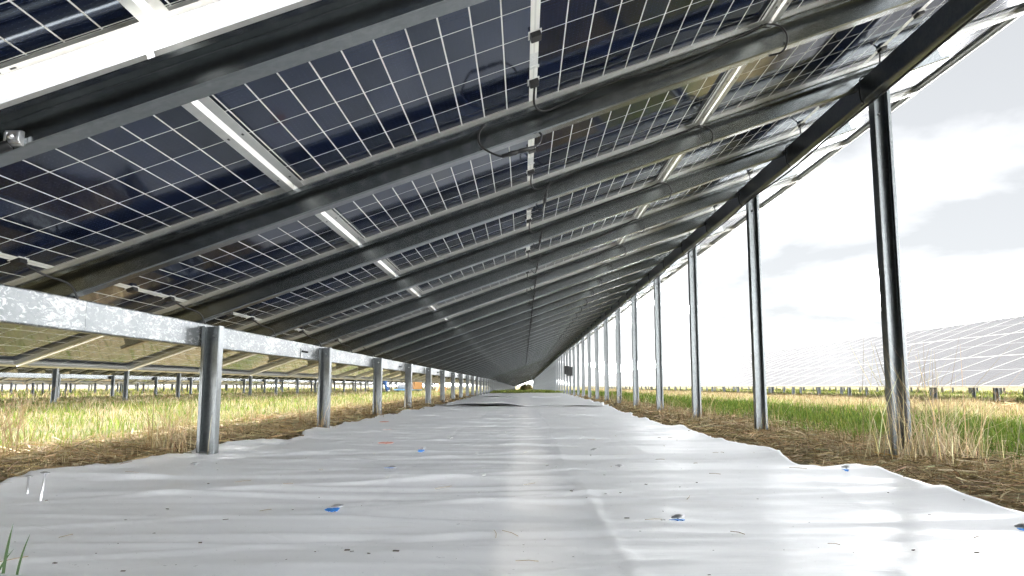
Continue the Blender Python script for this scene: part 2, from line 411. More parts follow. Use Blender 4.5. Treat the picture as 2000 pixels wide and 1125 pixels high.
def row_tables(dx, y0, oz, labels, lx, first_l, first_r, sp_l, sp_r, rotx=0., drop=0.):
    for i, lab in enumerate(labels):
        n = 33; a = y0 + i * (n * RP + .25)
        pl = [first_l + k * sp_l - a for k in range(-12, 110)]; pr = [first_r + k * sp_r - a for k in range(-12, 110)]
        solar_table(lab, (dx, a, oz - drop * i * (n * RP + .25)), n, 1, rotx=rotx, lposts=[p for p in pl if .2 < p < n * RP - .1], rposts=[p for p in pr if .2 < p < n * RP - .1], beam_y=(-.1, n * RP + .1), lx=lx,
                    group='far solar tables' if labels.count(lab) > 1 else None)
row_tables(0, YEND + .3, 0, ['farther solar table of the tunnel, its plain dark roof dipping away', 'solar table at the far end of the tunnel', 'solar table at the vanishing point of the tunnel'], XL, 4.0, 4.0, S2, S2, -.0038, .0038)
RX = 10.9
row_tables(RX, 7.4, -.13, ['solar table in the row to the right, pale panels cut by the right edge', 'second solar table of the right row, pale panels behind slim posts', 'third solar table of the right row, fading toward the horizon'], XL, 10.9, 10.9, S2, S2)
row_tables(2 * RX, 14., -.13, ['solar table behind the right row, only its legs showing'] * 2, XL, 10.3, 11.2, S2, S2)
row_tables(-RX - .1, 6.2, 0, ['solar table in the next row to the left, pale legs under it', 'second solar table of the next left row, behind the short posts', 'third solar table of the next left row, far behind the short posts'], -1.25, 20.4 - 5 * 2.74, 15.05 - 3 * 2.72, 2.74, 2.72)
row_tables(-2 * RX, 16., 0, ['solar table two rows to the left, a thin dark band over the field'] * 2, -1.25, 16.4, 17.6, S2, S2)
row_tables(-3 * RX, 26., 0, ['solar table three rows to the left, low by the horizon'] * 2, -1.25, 26.4, 27.3, S2, S2)

# ------------------------------------------------------------------ ground
def ground_z(x, y):
    x = np.asarray(x, float); y = np.asarray(y, float)
    dip = -np.clip((y - 42) * .0038, 0, .45) * np.clip(1 - (np.abs(x) - 4) / 5, 0, 1)
    bump = .008 * np.sin(x * 1.3 + y * .7) * np.sin(y * .9 - x * .4) * np.clip((np.abs(x) - 1.8), 0, 1)
    return dip + bump
def make_ground():
    xs = np.unique(np.concatenate([np.linspace(-1500, -30, 30), np.linspace(-30, 30, 161), np.linspace(30, 1500, 30)]))
    ys = np.unique(np.concatenate([np.linspace(-60, -4, 10), np.linspace(-4, 60, 180), np.linspace(60, 160, 50), np.linspace(160, 2500, 30)]))
    X, Y = np.meshgrid(xs, ys, indexing='ij'); V = np.stack([X.ravel(), Y.ravel(), ground_z(X, Y).ravel()], 1)
    a = np.arange(len(xs) * len(ys)).reshape(len(xs), len(ys)); F = np.stack([a[:-1, :-1], a[1:, :-1], a[1:, 1:], a[:-1, 1:]], -1).reshape(-1, 4)
    struct(obj('ground', big_mesh('ground', V, F, M['ground'], smooth=True)))
make_ground()

# ------------------------------------------------------------------ white sheet
def waves(seed, n, lmin, lmax, ax=.25):
    r = np.random.default_rng(seed); out = []
    for i in range(n):
        lam = lmin * (lmax / lmin) ** r.random(); th = r.normal(0, ax)
        out.append((2 * math.pi / lam * math.sin(th), 2 * math.pi / lam * math.cos(th), r.random() * 6.28, lam))
    return out
W_big, W_fine = waves(3, 26, .45, 1.9, .30), waves(9, 30, .09, .4, .35)
def sheet_z(X, Y):
    z = np.zeros_like(X)
    for kx, ky, ph, lam in W_big: z += .0022 * lam ** .9 * np.sin(kx * X + ky * Y + ph + .35 * np.sin(1.7 * X + ph))
    for kx, ky, ph, lam in W_fine: z += .0011 * lam * np.sin(kx * X + ky * Y + ph + .5 * np.sin(2.3 * X + .8 * Y + ph))
    for i, (kx, ky, ph, lam) in enumerate(W_big[:9]):       # sharper transverse puckers
        q = np.sin(kx * .6 * X + ky * 1.35 * Y + ph * 2); z += .0060 * np.exp(-((1 - q) / .05)) * (.5 + .5 * np.sin(1.4 * X + ph * 3))
    fx = .02 * np.sin(Y * .9); fy = .03 * np.sin(X * 1.1)
    for x0, a_ in ((-1.02, .002), (-.47, .0034), (.62, .0026), (.98, .002)): z += a_ * np.exp(-np.abs(X - x0 - fx) / .012) * (.6 + .4 * np.sin(Y * 2.1 + x0 * 9))
    for q in range(1, 36): z += (.0022 + .0014 * math.sin(q * 2.7)) * np.exp(-np.abs(Y - (.55 + q * .93) - fy * math.sin(q)) / .013) * (.55 + .45 * np.sin(X * 1.9 + q * 1.7))
    wob = .012 * np.sin(Y * 1.1) + .006 * np.sin(Y * 3.1 + 1)
    z += .0036 * np.exp(-((X - .196 - wob * np.clip(Y / 4, 0, 1)) / .011) ** 2)   # long fold lines
    return z
def scallop(ys, ph): return .05 * np.sin(ys * 3.3 + ph) * np.sin(ys * 1.27 + ph) + .035 * np.abs(np.sin(ys * 2.4 + ph * 2)) + .02 * np.sin(ys * 9.1 + ph)
def left_edge(ys): return np.interp(ys, [2, 3, 4.4, 5, 6, 8.3, 13, 35], [-1.76, -1.76, -1.69, -1.50, -1.56, -1.56, -1.42, -1.70]) - .8 * scallop(ys, .4)
def right_edge(ys): return np.interp(ys, [2, 2.7, 3.8, 9, 15, 31, 40], [1.33, 1.29, 1.21, 1.19, 1.45, 1.72, 1.76]) + .022 * np.sin(ys * 2.1 + 1) + .014 * np.sin(ys * 4.9) + .008 * np.sin(ys * 9.7) + .035
def sheet_piece(name, y0, y1, res, label, lift=0.):
    nx, ny = int(3.2 / res), int((y1 - y0) / res); ys = np.linspace(y0, y1, ny)
    r = np.random.default_rng(int(y0 * 10) + 40)
    le = left_edge(ys); re = right_edge(ys)
    T = np.linspace(0, 1, nx)[:, None]; X = le[None] * (1 - T) + re[None] * T; Y = np.repeat(ys[None], nx, 0)
    z = sheet_z(X, Y) + .028
    ed = np.minimum(X - le[None], re[None] - X); z += .016 * np.exp(-ed / .07) * (.4 + .6 * np.sin(Y * 4.1 + X) ** 2)
    if lift:    # the loose transverse edge lifts off the piece below
        z += (.02 + lift * np.clip(np.sin((X + 1.45) * 1.9), 0, 1) ** 1.5 + .012 * np.sin(X * 5.) ** 2) * np.exp(-(Y - y0) / .35)
    V = np.stack([X.ravel(), Y.ravel(), z.ravel()], 1)
    a = np.arange(nx * ny).reshape(nx, ny); F = np.stack([a[:-1, :-1], a[1:, :-1], a[1:, 1:], a[:-1, 1:]], -1).reshape(-1, 4)
    o = obj(name, big_mesh(name, V, F, M['sheet'], smooth=True)); tag(o, label, 'plastic sheet')
    md = o.modifiers.new('thickness', 'SOLIDIFY'); md.thickness = .0012; md.offset = -1
    return o
sheet_piece('plastic_sheet', .5, 13.0, .017, 'wrinkled white plastic sheet on the ground nearest the camera')
sheet_piece('plastic_sheet', 12.75, 23.6, .04, 'middle white plastic sheet beyond the wide dark slit', .045)
sheet_piece('plastic_sheet', 23.3, 36.5, .06, 'farthest white plastic sheet where the cover ends at green grass', .03)
sheet_piece('plastic_sheet', -3.5, .52, .05, 'white plastic sheet behind the camera position', 0)
def on_sheet(x, y): return float(sheet_z(np.array([[x]]), np.array([[y]]))[0, 0]) + .028

# ------------------------------------------------------------------ pegs, paint, debris
def mat_paint(name, col):
    return simple(name, col, .55, 0, .25, 60)
M['blue'] = mat_paint('blue_marking_paint', (.02, .25, .75)); M['red'] = mat_paint('orange_marking_paint', (.85, .40, .32))
def splat(name, x, y, rx, ry, mat, label, cat, group):
    r = random.Random(int(x * 91 + y * 37)); m = MB(); n = 26; vs = []
    top = []
    for k in range(n):
        q = 2 * math.pi * k / n; e = 1 + r.uniform(-.3, .25); px, py = x + rx * e * math.cos(q), y + ry * e * math.sin(q)
        top.append((px, py, on_sheet(px, py) + .0016))
    c = (x, y, on_sheet(x, y) + .0022)
    m.add(top + [c] + [(p[0], p[1], p[2] - .0015) for p in top], [(k, (k + 1) % n, n) for k in range(n)] + [(k, n + 1 + k, n + 1 + (k + 1) % n, (k + 1) % n) for k in range(n)])
    return tag(obj(name, m.mesh(name, mat)), label, cat, group)
def peg(x, y, up, label, group, tilt=0., k=.75):
    z = on_sheet(x, y); t = thing('ground_peg', label, 'ground peg', (x, y, z), (0, tilt, .3 * x), group)
    s = MB(); s.tube([(0, 0, -.10), (0, 0, up)], .0032, 8); obj('shaft', s.mesh('shaft', M['steel']), t)
    wr = k; w = MB(); w.smooth = True
    prof = [(0, .006), (.010, .006), (.016, .002), (.024, 0), (.024, -.0022), (0, -.0022)]; n = 18; vs = []; fs = []
    for i, (r_, z_) in enumerate(prof):
        for k in range(n): vs.append((wr * r_ * math.cos(6.2832 * k / n), wr * r_ * math.sin(6.2832 * k / n), up + z_ * wr + .002))
    for i in range(len(prof) - 1):
        for k in range(n): fs.append((i * n + k, i * n + (k + 1) % n, (i + 1) * n + (k + 1) % n, (i + 1) * n + k))
    w.add(vs, fs); obj('washer', w.mesh('washer', M['steel']), t)
    return t
peg(-1.566, 2.486, .052, 'upright steel peg standing half driven, left of two by the straw', 'half driven pegs', 0., .55)
peg(-1.442, 2.355, .082, 'taller leaning steel peg standing half driven at the sheet edge', 'half driven pegs', .14, .55)
flat = [(-.52, 2.215, 'flat steel peg in a blue paint mark, largest one left of centre'), (.409, 2.117, 'dark flat peg in a blue paint mark, right of the sheet fold'),
        (-.535, 3.211, 'flat peg with blue mark, second back on the left line'), (-.516, 4.049, 'flat peg with blue mark, third back on the left line'),
        (.385, 3.189, 'curled dark peg without paint beside the sheet fold'), (1.211, 2.989, 'flat peg with faint blue paint near the right straw edge'),
        (1.25, 2.02, 'flat peg with blue paint at the right edge of the picture'), (-.468, 5.052, 'small dark peg, fourth back on the left line'),
        (.361, 4.062, 'small dark peg, third back on the right line'), (-1.40, 3.35, 'dark peg near the left straw edge'), (.37, 5.1, 'tiny peg, fourth back on the right line')]
for i, (x, y, lab) in enumerate(flat):
    peg(x, y, .004 + .004 * (i % 2), lab, 'pegs driven flush through the sheet', random.uniform(-.25, .25))
    if i not in (4, 7, 8, 9, 10):
        splat('paint_mark', x - .008, y - .022, .017, .026, M['blue'], 'blue spray paint blot at the ' + ['peg left of centre, biggest blot', 'peg right of the sheet fold', 'second peg back on the left line', 'third peg back on the left line', '', 'peg near the right straw edge, faint', 'right edge of the picture'][i], 'paint mark', 'blue paint marks')
for x, y, lab in ((-1.318, 7.413, 'farthest orange paint streak on the left of the sheet'), (-1.017, 5.88, 'orange paint streak, second farthest on the sheet'), (-.802, 4.563, 'bright orange paint streak in line with the third left post')):
    splat('paint_mark', x, y, .04, .075, M['red'], lab, 'paint mark', 'orange paint marks')
def blades(n, xy, h, w, lean, cols, seed, flat_=None, zoff=0.):
    """n tapered blades as numpy arrays: xy (n,2), h, w (n), lean (n), colours (n,3)"""
    r = np.random.default_rng(seed); az = r.random(n) * 2 * np.pi; face = r.random(n) * 2 * np.pi
    d = np.stack([np.cos(az), np.sin(az)], 1); f = np.stack([np.cos(face), np.sin(face)], 1)
    base = np.concatenate([xy, (ground_z(xy[:, 0], xy[:, 1]) + zoff)[:, None]], 1)
    V = np.zeros((n, 6, 3)); ts = (0, .5, 1.0); ws = (1, .8, .18)
    for i, (t, k) in enumerate(zip(ts, ws)):
        c = base.copy(); c[:, :2] += d * (lean * h * (t ** 1.8))[:, None]; c[:, 2] += h * t * np.sqrt(np.maximum(1 - (lean * t * .6) ** 2, .15))
        off = np.zeros((n, 3)); off[:, :2] = f * (w * k * .5)[:, None]
        V[:, 2 * i] = c - off; V[:, 2 * i + 1] = c + off
    b = (np.arange(n) * 6)[:, None]; F = np.concatenate([b + [0, 1, 3, 2], b + [2, 3, 5, 4]], 0)
    shade = np.repeat(cols[:, None], 6, 1)
    return V.reshape(-1, 3), F, shade.reshape(-1, 3)
def vnoise(x, y, s, seed):
    r = np.random.default_rng(seed); z = np.zeros_like(x)
    for i in range(14):
        a = r.random() * 6.28; k = 2 * math.pi / s * (.5 + 1.4 * r.random()); z += np.sin(k * (np.cos(a) * x + np.sin(a) * y) + r.random() * 6.28)
    return z / 5.3
def scatter(n, x0, x1, y0, y1, seed, pw=1.0):
    r = np.random.default_rng(seed); x = x0 + (x1 - x0) * r.random(n)
    u = r.random(n); y = y0 * (y1 / y0) ** (u ** pw)     # denser close by
    return np.stack([x, y], 1), r
def palette(r, n, cs, jit=.22):
    cs = np.array(cs); c = cs[r.integers(0, len(cs), n)] * (1 + r.normal(0, jit, (n, 1))) * (1 + r.normal(0, .06, (n, 3))); return np.clip(c, .01, .9)
GREEN = [(.16, .20, .03), (.20, .235, .045), (.11, .16, .025), (.26, .27, .075)]
LUSH = [(.09, .16, .016), (.12, .20, .024), (.065, .12, .014)]
TAN = [(.34, .265, .14), (.40, .33, .19), (.28, .205, .10), (.45, .385, .24)]
PALE = [(.56, .46, .28), (.64, .55, .36), (.50, .38, .21)]
BROWN = [(.28, .19, .085), (.35, .25, .125), (.20, .13, .056), (.43, .33, .19)]
def field(name, label, cat, n, x0, x1, y0, y1, seed, cols, hmin, hmax, keep, wk=.0035, lean=.45, mat='blade', pw=1., zoff=0.):
    xy, r = scatter(n, x0, x1, y0, y1, seed, pw); p = keep(xy[:, 0], xy[:, 1]); m_ = r.random(n) < p; xy = xy[m_]; k = len(xy)
    dist = np.hypot(xy[:, 0], xy[:, 1]); h = (hmin + (hmax - hmin) * r.random(k) ** 1.6) * (1 + .35 * vnoise(xy[:, 0], xy[:, 1], 2.2, seed + 5))
    h = np.clip(h, .02, hmax * 1.4); w = wk * (.7 + .6 * r.random(k)) * np.clip(dist / 4, 1, 9)
    V, F, C = blades(k, xy, h, w, np.abs(r.normal(lean * .7, lean * .5, k)), palette(r, k, cols), seed + 1, zoff=zoff)
    return stuff(obj(name, big_mesh(name, V, F, M[mat], C)), label, cat)
sm = lambda a, b, t: np.clip((t - a) / (b - a), 0, 1)
gl = lambda x, y: sm(-.25, .5, vnoise(x, y, 1.5, 21))
field('green_grass', 'green grass growing left of the short posts', 'grass', 90000, -13, -2.05, 2.2, 70, 11, GREEN + LUSH[:2], .03, .11, lambda x, y: .35 + .65 * gl(x, y))
field('dry_grass', 'pale dry grass standing over the left field', 'grass', 62000, -14, -2.2, 2.2, 75, 12, TAN + [(.52, .46, .31)], .045, .15, lambda x, y: (1.0 - .85 * gl(x, y)) * sm(-1.9, -3.0, x), .0022, .5, 'straw')
field('green_grass', 'lush green grass band right of the tall posts', 'grass', 75000, 2.1, 7.0, 2.4, 80, 13, LUSH + GREEN[:2], .035, .11, lambda x, y: sm(2.15, 2.75, x + .25 * vnoise(x, y, 1.2, 8)) * (1 - .75 * sm(4.6, 5.6, x + .4 * vnoise(x, y, 1.8, 6))), .0036)
field('dry_grass', 'pale dry grass in front of the right solar row', 'grass', 60000, 3.8, 9.5, 4, 90, 14, TAN, .05, .15, lambda x, y: sm(4.1, 5.6, x + .5 * vnoise(x, y, 1.7, 31)) * .9 + .06, .0024, .45, 'straw')
field('green_grass', 'green grass under and beyond the right solar row', 'grass', 34000, 8.0, 30, 6, 90, 15, GREEN, .05, .14, lambda x, y: .3 + .7 * sm(-.2, .3, vnoise(x, y, 3, 4)), .004)
field('green_grass', 'green grass where the white cover ends', 'grass', 16000, -1.9, 2.3, 36.4, 62, 16, GREEN, .05, .16, lambda x, y: .9 + 0 * x, .004)
field('green_grass', 'sparse far grass under the left solar rows', 'grass', 30000, -45, -12, 8, 110, 17, GREEN + TAN[:2], .06, .2, lambda x, y: .85 + 0 * x, .004)
def litter(name, label, n, x0, x1, y0, y1, seed, keep, cols=BROWN + TAN[:2], zmax=.05, big=1.):
    xy, r = scatter(n, x0, x1, y0, y1, seed); m_ = r.random(n) < keep(xy[:, 0], xy[:, 1]); xy = xy[m_]; k = len(xy)
    dist = np.hypot(xy[:, 0], xy[:, 1]); L_ = big * (.03 + .15 * r.random(k) ** 1.7); w = big * (.0016 + .0024 * r.random(k)) * np.clip(dist / 4, 1, 8)
    az = r.random(k) * 2 * np.pi; pit = r.normal(0, .12, k); z = ground_z(xy[:, 0], xy[:, 1]) + .004 + zmax * r.random(k) ** 1.5 + np.abs(np.sin(pit)) * L_ * .5
    d = np.stack([np.cos(az) * np.cos(pit), np.sin(az) * np.cos(pit), np.sin(pit)], 1); s = np.stack([-np.sin(az), np.cos(az), .6 * r.normal(0, 1, k)], 1)
    c = np.concatenate([xy, z[:, None]], 1); V = np.zeros((k, 6, 3)); bend = r.normal(0, .06, k)
    for i, t in enumerate((-.5, 0, .5)):
        q = c + d * (L_ * t)[:, None]; q[:, 2] += bend * L_ * (.25 - t * t) * 2; q += 0
        V[:, 2 * i] = q - s * (w * .5)[:, None]; V[:, 2 * i + 1] = q + s * (w * .5)[:, None]
    V[:, :, 2] = np.maximum(V[:, :, 2], .003); b = (np.arange(k) * 6)[:, None]; F = np.concatenate([b + [0, 1, 3, 2], b + [2, 3, 5, 4]], 0)
    C = np.repeat(palette(r, k, cols, .28)[:, None], 6, 1).reshape(-1, 3)
    return stuff(obj(name, big_mesh(name, V.reshape(-1, 3), F, M['straw'], C)), label, 'straw')
litter('straw_litter', 'brown straw litter along the left edge of the sheet', 46000, -2.75, -1.35, 1.8, 36, 41, lambda x, y: sm(-2.75, -2.1, x) * (x < left_edge(y) - .03), cols=BROWN + TAN, zmax=.05, big=1.45)
litter('straw_litter', 'brown straw litter between the sheet and the right grass', 60000, 1.0, 3.1, 1.6, 36, 42, lambda x, y: (1 - .95 * sm(2.15, 2.8, x + .2 * vnoise(x, y, .9, 77))) * (x > right_edge(y) + .03), cols=BROWN + TAN, zmax=.016)
litter('straw_litter', 'brown straw under the low edge of the right solar row', 9000, 7.6, 10.5, 9, 60, 43, lambda x, y: .8 + 0 * x, zmax=.06)
litter('straw_litter', 'brown straw under the next solar row on the left', 12000, -12.5, -8.2, 8, 60, 44, lambda x, y: .5 + .5 * sm(-.2, .4, vnoise(x, y, 2, 9)), zmax=.06)
field('dry_grass', 'short brown stubble beside the left sheet edge', 'grass', 20000, -2.7, -1.6, 1.9, 34, 18, BROWN + TAN[:2], .04, .12, lambda x, y: sm(-1.55, -1.95, x) * (x < left_edge(y) - .02), .0026, .75, 'straw', zoff=.01)
field('dry_grass', 'short brown stubble beside the tall right posts', 'grass', 11000, 1.5, 3.0, 3, 36, 19, BROWN + TAN, .03, .09, lambda x, y: (.35 + .5 * sm(.0, .5, vnoise(x, y, 1.1, 3))) * (x > right_edge(y) + .08), .0026, .8, 'straw')
def tuft(x, y, n, hmin, hmax, spread, lean, label, cols, seed, w=.003, cat='straw tuft', name='straw_tuft', group='straw tufts at the post feet'):
    r = np.random.default_rng(seed); xy = np.stack([x + r.normal(0, spread, n), y + r.normal(0, spread * .7, n)], 1)
    h = hmin + (hmax - hmin) * r.random(n) ** 1.5
    V, F, C = blades(n, xy, h, w * (.7 + .6 * r.random(n)), np.abs(r.normal(0, lean, n)), palette(r, n, cols), seed + 1)
    return tag(obj(name, big_mesh(name, V, F, M['straw'], C)), label, cat, group)
tuft(1.93, 3.90, 190, .12, .62, .12, .5, 'big tuft of tall straw leaning on the nearest right post', PALE + TAN[:2], 51, .0042)
tuft(2.12, 3.92, 110, .1, .42, .13, .75, 'loose straw fanning out right of the nearest right post', PALE, 52, .004)
tuft(-1.80, 3.95, 90, .1, .42, .06, .5, 'brown straw tuft around the nearest left post', PALE + BROWN[:2], 53, .0038)
for k in range(1, 7):
    ords = ['second', 'third', 'fourth', 'fifth', 'sixth', 'seventh'][k - 1]
    tuft(1.95, 3.95 + k * S2, 60, .08, .36, .10, .55, f'straw tuft at the foot of the {ords} right post', TAN + BROWN[:2], 60 + k, .003 + .0008 * k)
    tuft(-1.66, 3.95 + k * S2, 50, .08, .34, .10, .5, f'straw tuft at the foot of the {ords} left post', BROWN + TAN[:2], 70 + k, .003 + .0008 * k)
for i, (x, y, lab) in enumerate(((-2.35, 3.55, 'dry branching weed standing in the near left grass'), (-2.9, 4.5, 'dry weed behind the near left grass edge'), (-2.5, 5.6, 'dry weed between the first two left posts'), (5.2, 8.5, 'tall thin dry stalk in the right field'))):
    m = MB(); r = random.Random(i + 3)
    for q in range(9):
        a = r.random() * 6.28; l = r.uniform(.18, .36); p0 = Vector((x + r.uniform(-.05, .05), y + r.uniform(-.05, .05), 0)); e = p0 + Vector((math.cos(a) * l * .3, math.sin(a) * l * .3, l))
        m.tube([p0, p0.lerp(e, .5) + Vector((0, 0, .02)), e], [.0022, .0016, .0007], 5)
        for b_ in range(5):
            s0 = p0.lerp(e, r.uniform(.45, .95)); a2 = r.random() * 6.28; m.tube([s0, s0 + Vector((math.cos(a2) * .05, math.sin(a2) * .05, .05))], [.001, .0009], 4)
    tag(obj('dry_weed', m.mesh('dry_weed', simple('dry_weed_stem', (.30, .20, .10), .8))), lab, 'weed', 'dry weeds')
def near_blades():
    m = MB()
    for (x, y, h, lx, ly, w) in ((-.915, 1.40, .085, .012, .0, .008), (-.93, 1.40, .05, -.03, .01, .007), (-.885, 1.39, .07, .02, .0, .006), (-.935, 1.41, .04, .03, .0, .006)):
        z0 = on_sheet(x, y) - .03; n = 7; L_ = []; R_ = []; B_ = []
        for i in range(n):
            t = i / (n - 1); c = Vector((x + lx * t * t, y + ly * t, z0 + (h + .03) * t)); hw = w / 2 * (1 - t) ** .6 * (.6 + .9 * t if t < .45 else 1)
            L_.append(c - Vector((hw, 0, 0))); R_.append(c + Vector((hw, .001, 0))); B_.append(c + Vector((0, .0025 * (1 - t) + .0003, 0)))
        vs = L_ + R_ + B_
        fs = []
        for i in range(n - 1): fs += [(i, n + i, n + i + 1, i + 1), (n + i, 2 * n + i, 2 * n + i + 1, n + i + 1), (2 * n + i, i, i + 1, 2 * n + i + 1)]
        m.add(vs, fs)
    tag(obj('grass_tuft', m.mesh('grass_tuft', simple('dark_grass_leaf', (.05, .10, .03), .5))), 'dark green grass blades poking up at the bottom left corner', 'grass tuft')
near_blades()
def debris():
    r = random.Random(5); m = MB()
    for i in range(330):
        x = r.uniform(-1.5, 1.25); y = .9 * (12 / .9) ** (r.random() ** 1.3); s = .0012 + .0045 * r.random() ** 2.5; z = on_sheet(x, y)
        rot = Matrix.Rotation(r.random() * 6.28, 3, 'Z') @ Matrix.Rotation(r.uniform(-.3, .3), 3, 'X')
        m.box((x, y, z + s * .12), (s * r.uniform(1, 2.8), s, s * .32), rot)
    stuff(obj('soil_crumbs', m.mesh('soil_crumbs', simple('dry_soil_crumb', (.09, .07, .05), .9))), 'dark crumbs of soil scattered over the white sheet', 'soil crumbs')
    m = MB()
    for i in range(50):
        x = r.uniform(-1.5, 1.25); y = 1.0 * (10 / 1.0) ** r.random(); L_ = r.uniform(.012, .07); a = r.random() * 6.28; z = on_sheet(x, y) + .003
        p = Vector((x, y, z)); q = Vector((x + L_ * math.cos(a), y + L_ * math.sin(a), 0)); q.z = on_sheet(q.x, q.y) + .003; mid = p.lerp(q, .5) + Vector((.003, .002, .001))
        m.tube([p, mid, q], .0007, 5)
    stuff(obj('straw_bits', m.mesh('straw_bits', simple('straw_bit', (.36, .26, .14), .8))), 'thin loose bits of straw lying on the white sheet', 'straw')
debris()

# ------------------------------------------------------------------ cables
def cable(name, pts, label, group=None, r=.004, conn=None, n=6, cat='cable'):
    p = smooth_path(pts, n); m = MB(); m.tube(p, r, 7)
    o = tag(obj(name, m.mesh(name, M['cable'])), label, cat, group)
    if conn:
        a, b = Vector(conn[0]), Vector(conn[1]); c = MB(); d_ = (b - a)
        c.tube([a, a + d_ * .2, a + d_ * .21, a + d_ * .45, a + d_ * .46, a + d_ * .55, a + d_ * .56, a + d_ * .8, a + d_ * .81, b], [.0075, .0075, .0095, .0095, .0075, .0075, .009, .009, .0075, .0065], 10)
        obj('connector', c.mesh('connector', M['plastic_black']), o)
    return o
def seam(k): return Y1 + k * RP
for k in range(1, 30):
    y = seam(k); q = random.uniform(-.02, .02); fl = y - .034        # lip plane of rafter k
    g = 'cables tied along the rafters'
    pos = 'from the centre junction box along rafter %s' % ('nearest the middle' if k == 1 else 'below it')
    jb = SP(SMID, seam(k - 1) + .5 * RP + .369 + .03, -.014)
    endS = SMID + PP / 2 - .02
    lab = {1: 'black cable tied along the big middle rafter up to the right-hand gap', 2: 'black cable tied along the second rafter below the big one'}.get(k, 'black cable tied along a rafter deeper in the row')
    cable('cable', [jb, SP(SMID - .01, y - .10, -.05), SP(SMID + .03, fl - .004, -.062), SP(SMID + .14, fl - .004, -.05 + q * .3), SP(.35, fl - .004, -.040), SP(.6, fl - .004, -.046 + q), SP(endS - .06, fl - .004, -.03), SP(endS, fl - .010, -.028), SP(endS + .045, fl - .016, -.06), SP(endS + .05, fl - .014, -.11), SP(endS + .02, fl + .0, -.145), SP(endS - .02, fl + .03, -.134)], lab, g)
    if k >= 2:
        nj = SP(SMID - .005, seam(k) + .5 * RP - .369 - .03, -.016)
        a, b = SP(SMID + .06, fl - .014, -.088), SP(SMID + .028, fl + .008, -.142)
        cable('cable', [SP(SMID + .10, fl - .006, -.045), SP(SMID + .075, fl - .012, -.07), a, b, SP(SMID + .005, fl + .05, -.16), SP(SMID - .01, y + .10, -.11), nj],
              {2: 'black lead with inline plug hanging off the second rafter', 3: 'black lead with inline plug hanging off the third rafter'}.get(k, 'black lead with inline plug hanging deeper down the centre line'), 'hanging leads on the centre line', conn=(a, b))
    # right panel: lead down to the high beam
    jr = SP(SMID + PP, seam(k - 1) + .5 * RP + .369 + .03, -.014); bx = XR - .118
    cable('cable', [jr, SP(SMID + PP - .01, y - .1, -.09), Vector((bx - .004, y - .06, A0 + 1.60 - 1.0584 + .005)), Vector((bx - .006, y - .05, A0 + 1.50 - 1.0584)), Vector((bx + .012, y - .05, A0 + 1.473 - 1.0584)), Vector((bx + .02, y - .0, A0 + 1.475 - 1.0584))],
          'thin black lead dropping past the nearest high beam joint' if k == 1 else 'thin black lead dropping to the high right beam', 'leads down to the high beam')
    # left panel: short lead over the low beam
    jl = SP(SMID - PP, seam(k - 1) + .5 * RP + .369 + .03, -.014)
    cable('cable', [jl, SP(SMID - PP + .02, y - .11, -.05), SP(SMID - PP + .06, fl - .01, -.09), SP(SMID - PP + .065, fl + .01, -.15)], 'short black lead by the left end of the big rafter' if k == 1 else 'short black lead above the low left beam', 'leads above the low beam')
# loop with plug hanging under the big rafter
y = seam(1); fl = y - .034
cable('cable', [SP(-.16, fl - .004, -.035), SP(-.195, fl - .01, -.06), SP(-.205, fl - .012, -.11), SP(-.16, fl - .012, -.165), SP(-.125, fl - .01, -.176), SP(-.035, fl - .0, -.176), SP(.005, fl + .02, -.165), SP(.03, fl + .05, -.128)],
      'looped black cable with plug hanging below the big middle rafter', None, conn=(SP(-.145, fl - .012, -.174), SP(-.02, fl - .0, -.178)))
bx = XR - .075
cable('cable', [Vector((bx + .012 * math.sin(k * 1.7), 1.2 + k * .8, A0 + 1.480 - 1.0584 - (.012 if k % 2 else .0) - .004)) for k in range(40)], 'long black cable running along under the high right beam', None, .006)
# clamp and conduit on the near rafter
def clamp():
    c = SP(-1.235, 1.686 - .036, -.118)
    t = thing('cable_clamp', 'shiny steel clamp on the lip of the rafter at the left edge', 'clamp', c)
    m = MB(); m.bbox((0, 0, .012), (.030, .012, .034), .003); m.bbox((0, -.010, .022), (.034, .012, .007), .002); m.bbox((0, -.010, .0), (.034, .012, .007), .002)
    m.bbox((-.014, -.012, .011), (.006, .014, .02), .002); m.bbox((.014, -.012, .011), (.006, .014, .02), .002); obj('bracket', m.mesh('bracket', M['steel']), t)
    m = MB(); m.tube([(0, -.006, .011), (0, -.024, .011)], .007, 6); obj('bolt', m.mesh('bolt', M['steel']), t)
    pts = smooth_path([c + Vector((-.008, -.008, -.004)), c + Vector((-.03, -.014, -.016)), c + Vector((-.06, -.02, -.03)), c + Vector((-.16, -.06, -.08)), c + Vector((-.3, -.15, -.1))], 26)
    m = MB(); m.tube(pts, [.0105 + .0022 * (i % 2) for i in range(len(pts))], 10)
    tag(obj('conduit', m.mesh('conduit', M['plastic_black'])), 'ribbed black conduit hanging from the steel clamp', 'conduit')
clamp()

# ------------------------------------------------------------------ inverter boxes on far posts
for i, (k, z) in enumerate(((12, .95), (13, 1.05))):
    t = thing('inverter_box', ['dark inverter box on a far right post, lower and nearer', 'dark inverter box on a far right post, higher and farther'][i], 'inverter box', (XR - .02, 4.0 + k * S2 - .14, z), (0, 0, 0), 'inverter boxes')
    m = MB(); m.bbox((0, 0, 0), (.22, .16, .36), .012); obj('housing', m.mesh('housing', simple('dark_housing', (.03, .03, .032), .5)), t)
    m = MB()
    for q in range(5): m.box((-.08 + q * .04, -.085, .0), (.010, .014, .28))
    obj('cooling_fins', m.mesh('cooling_fins', M['plastic_black']), t)

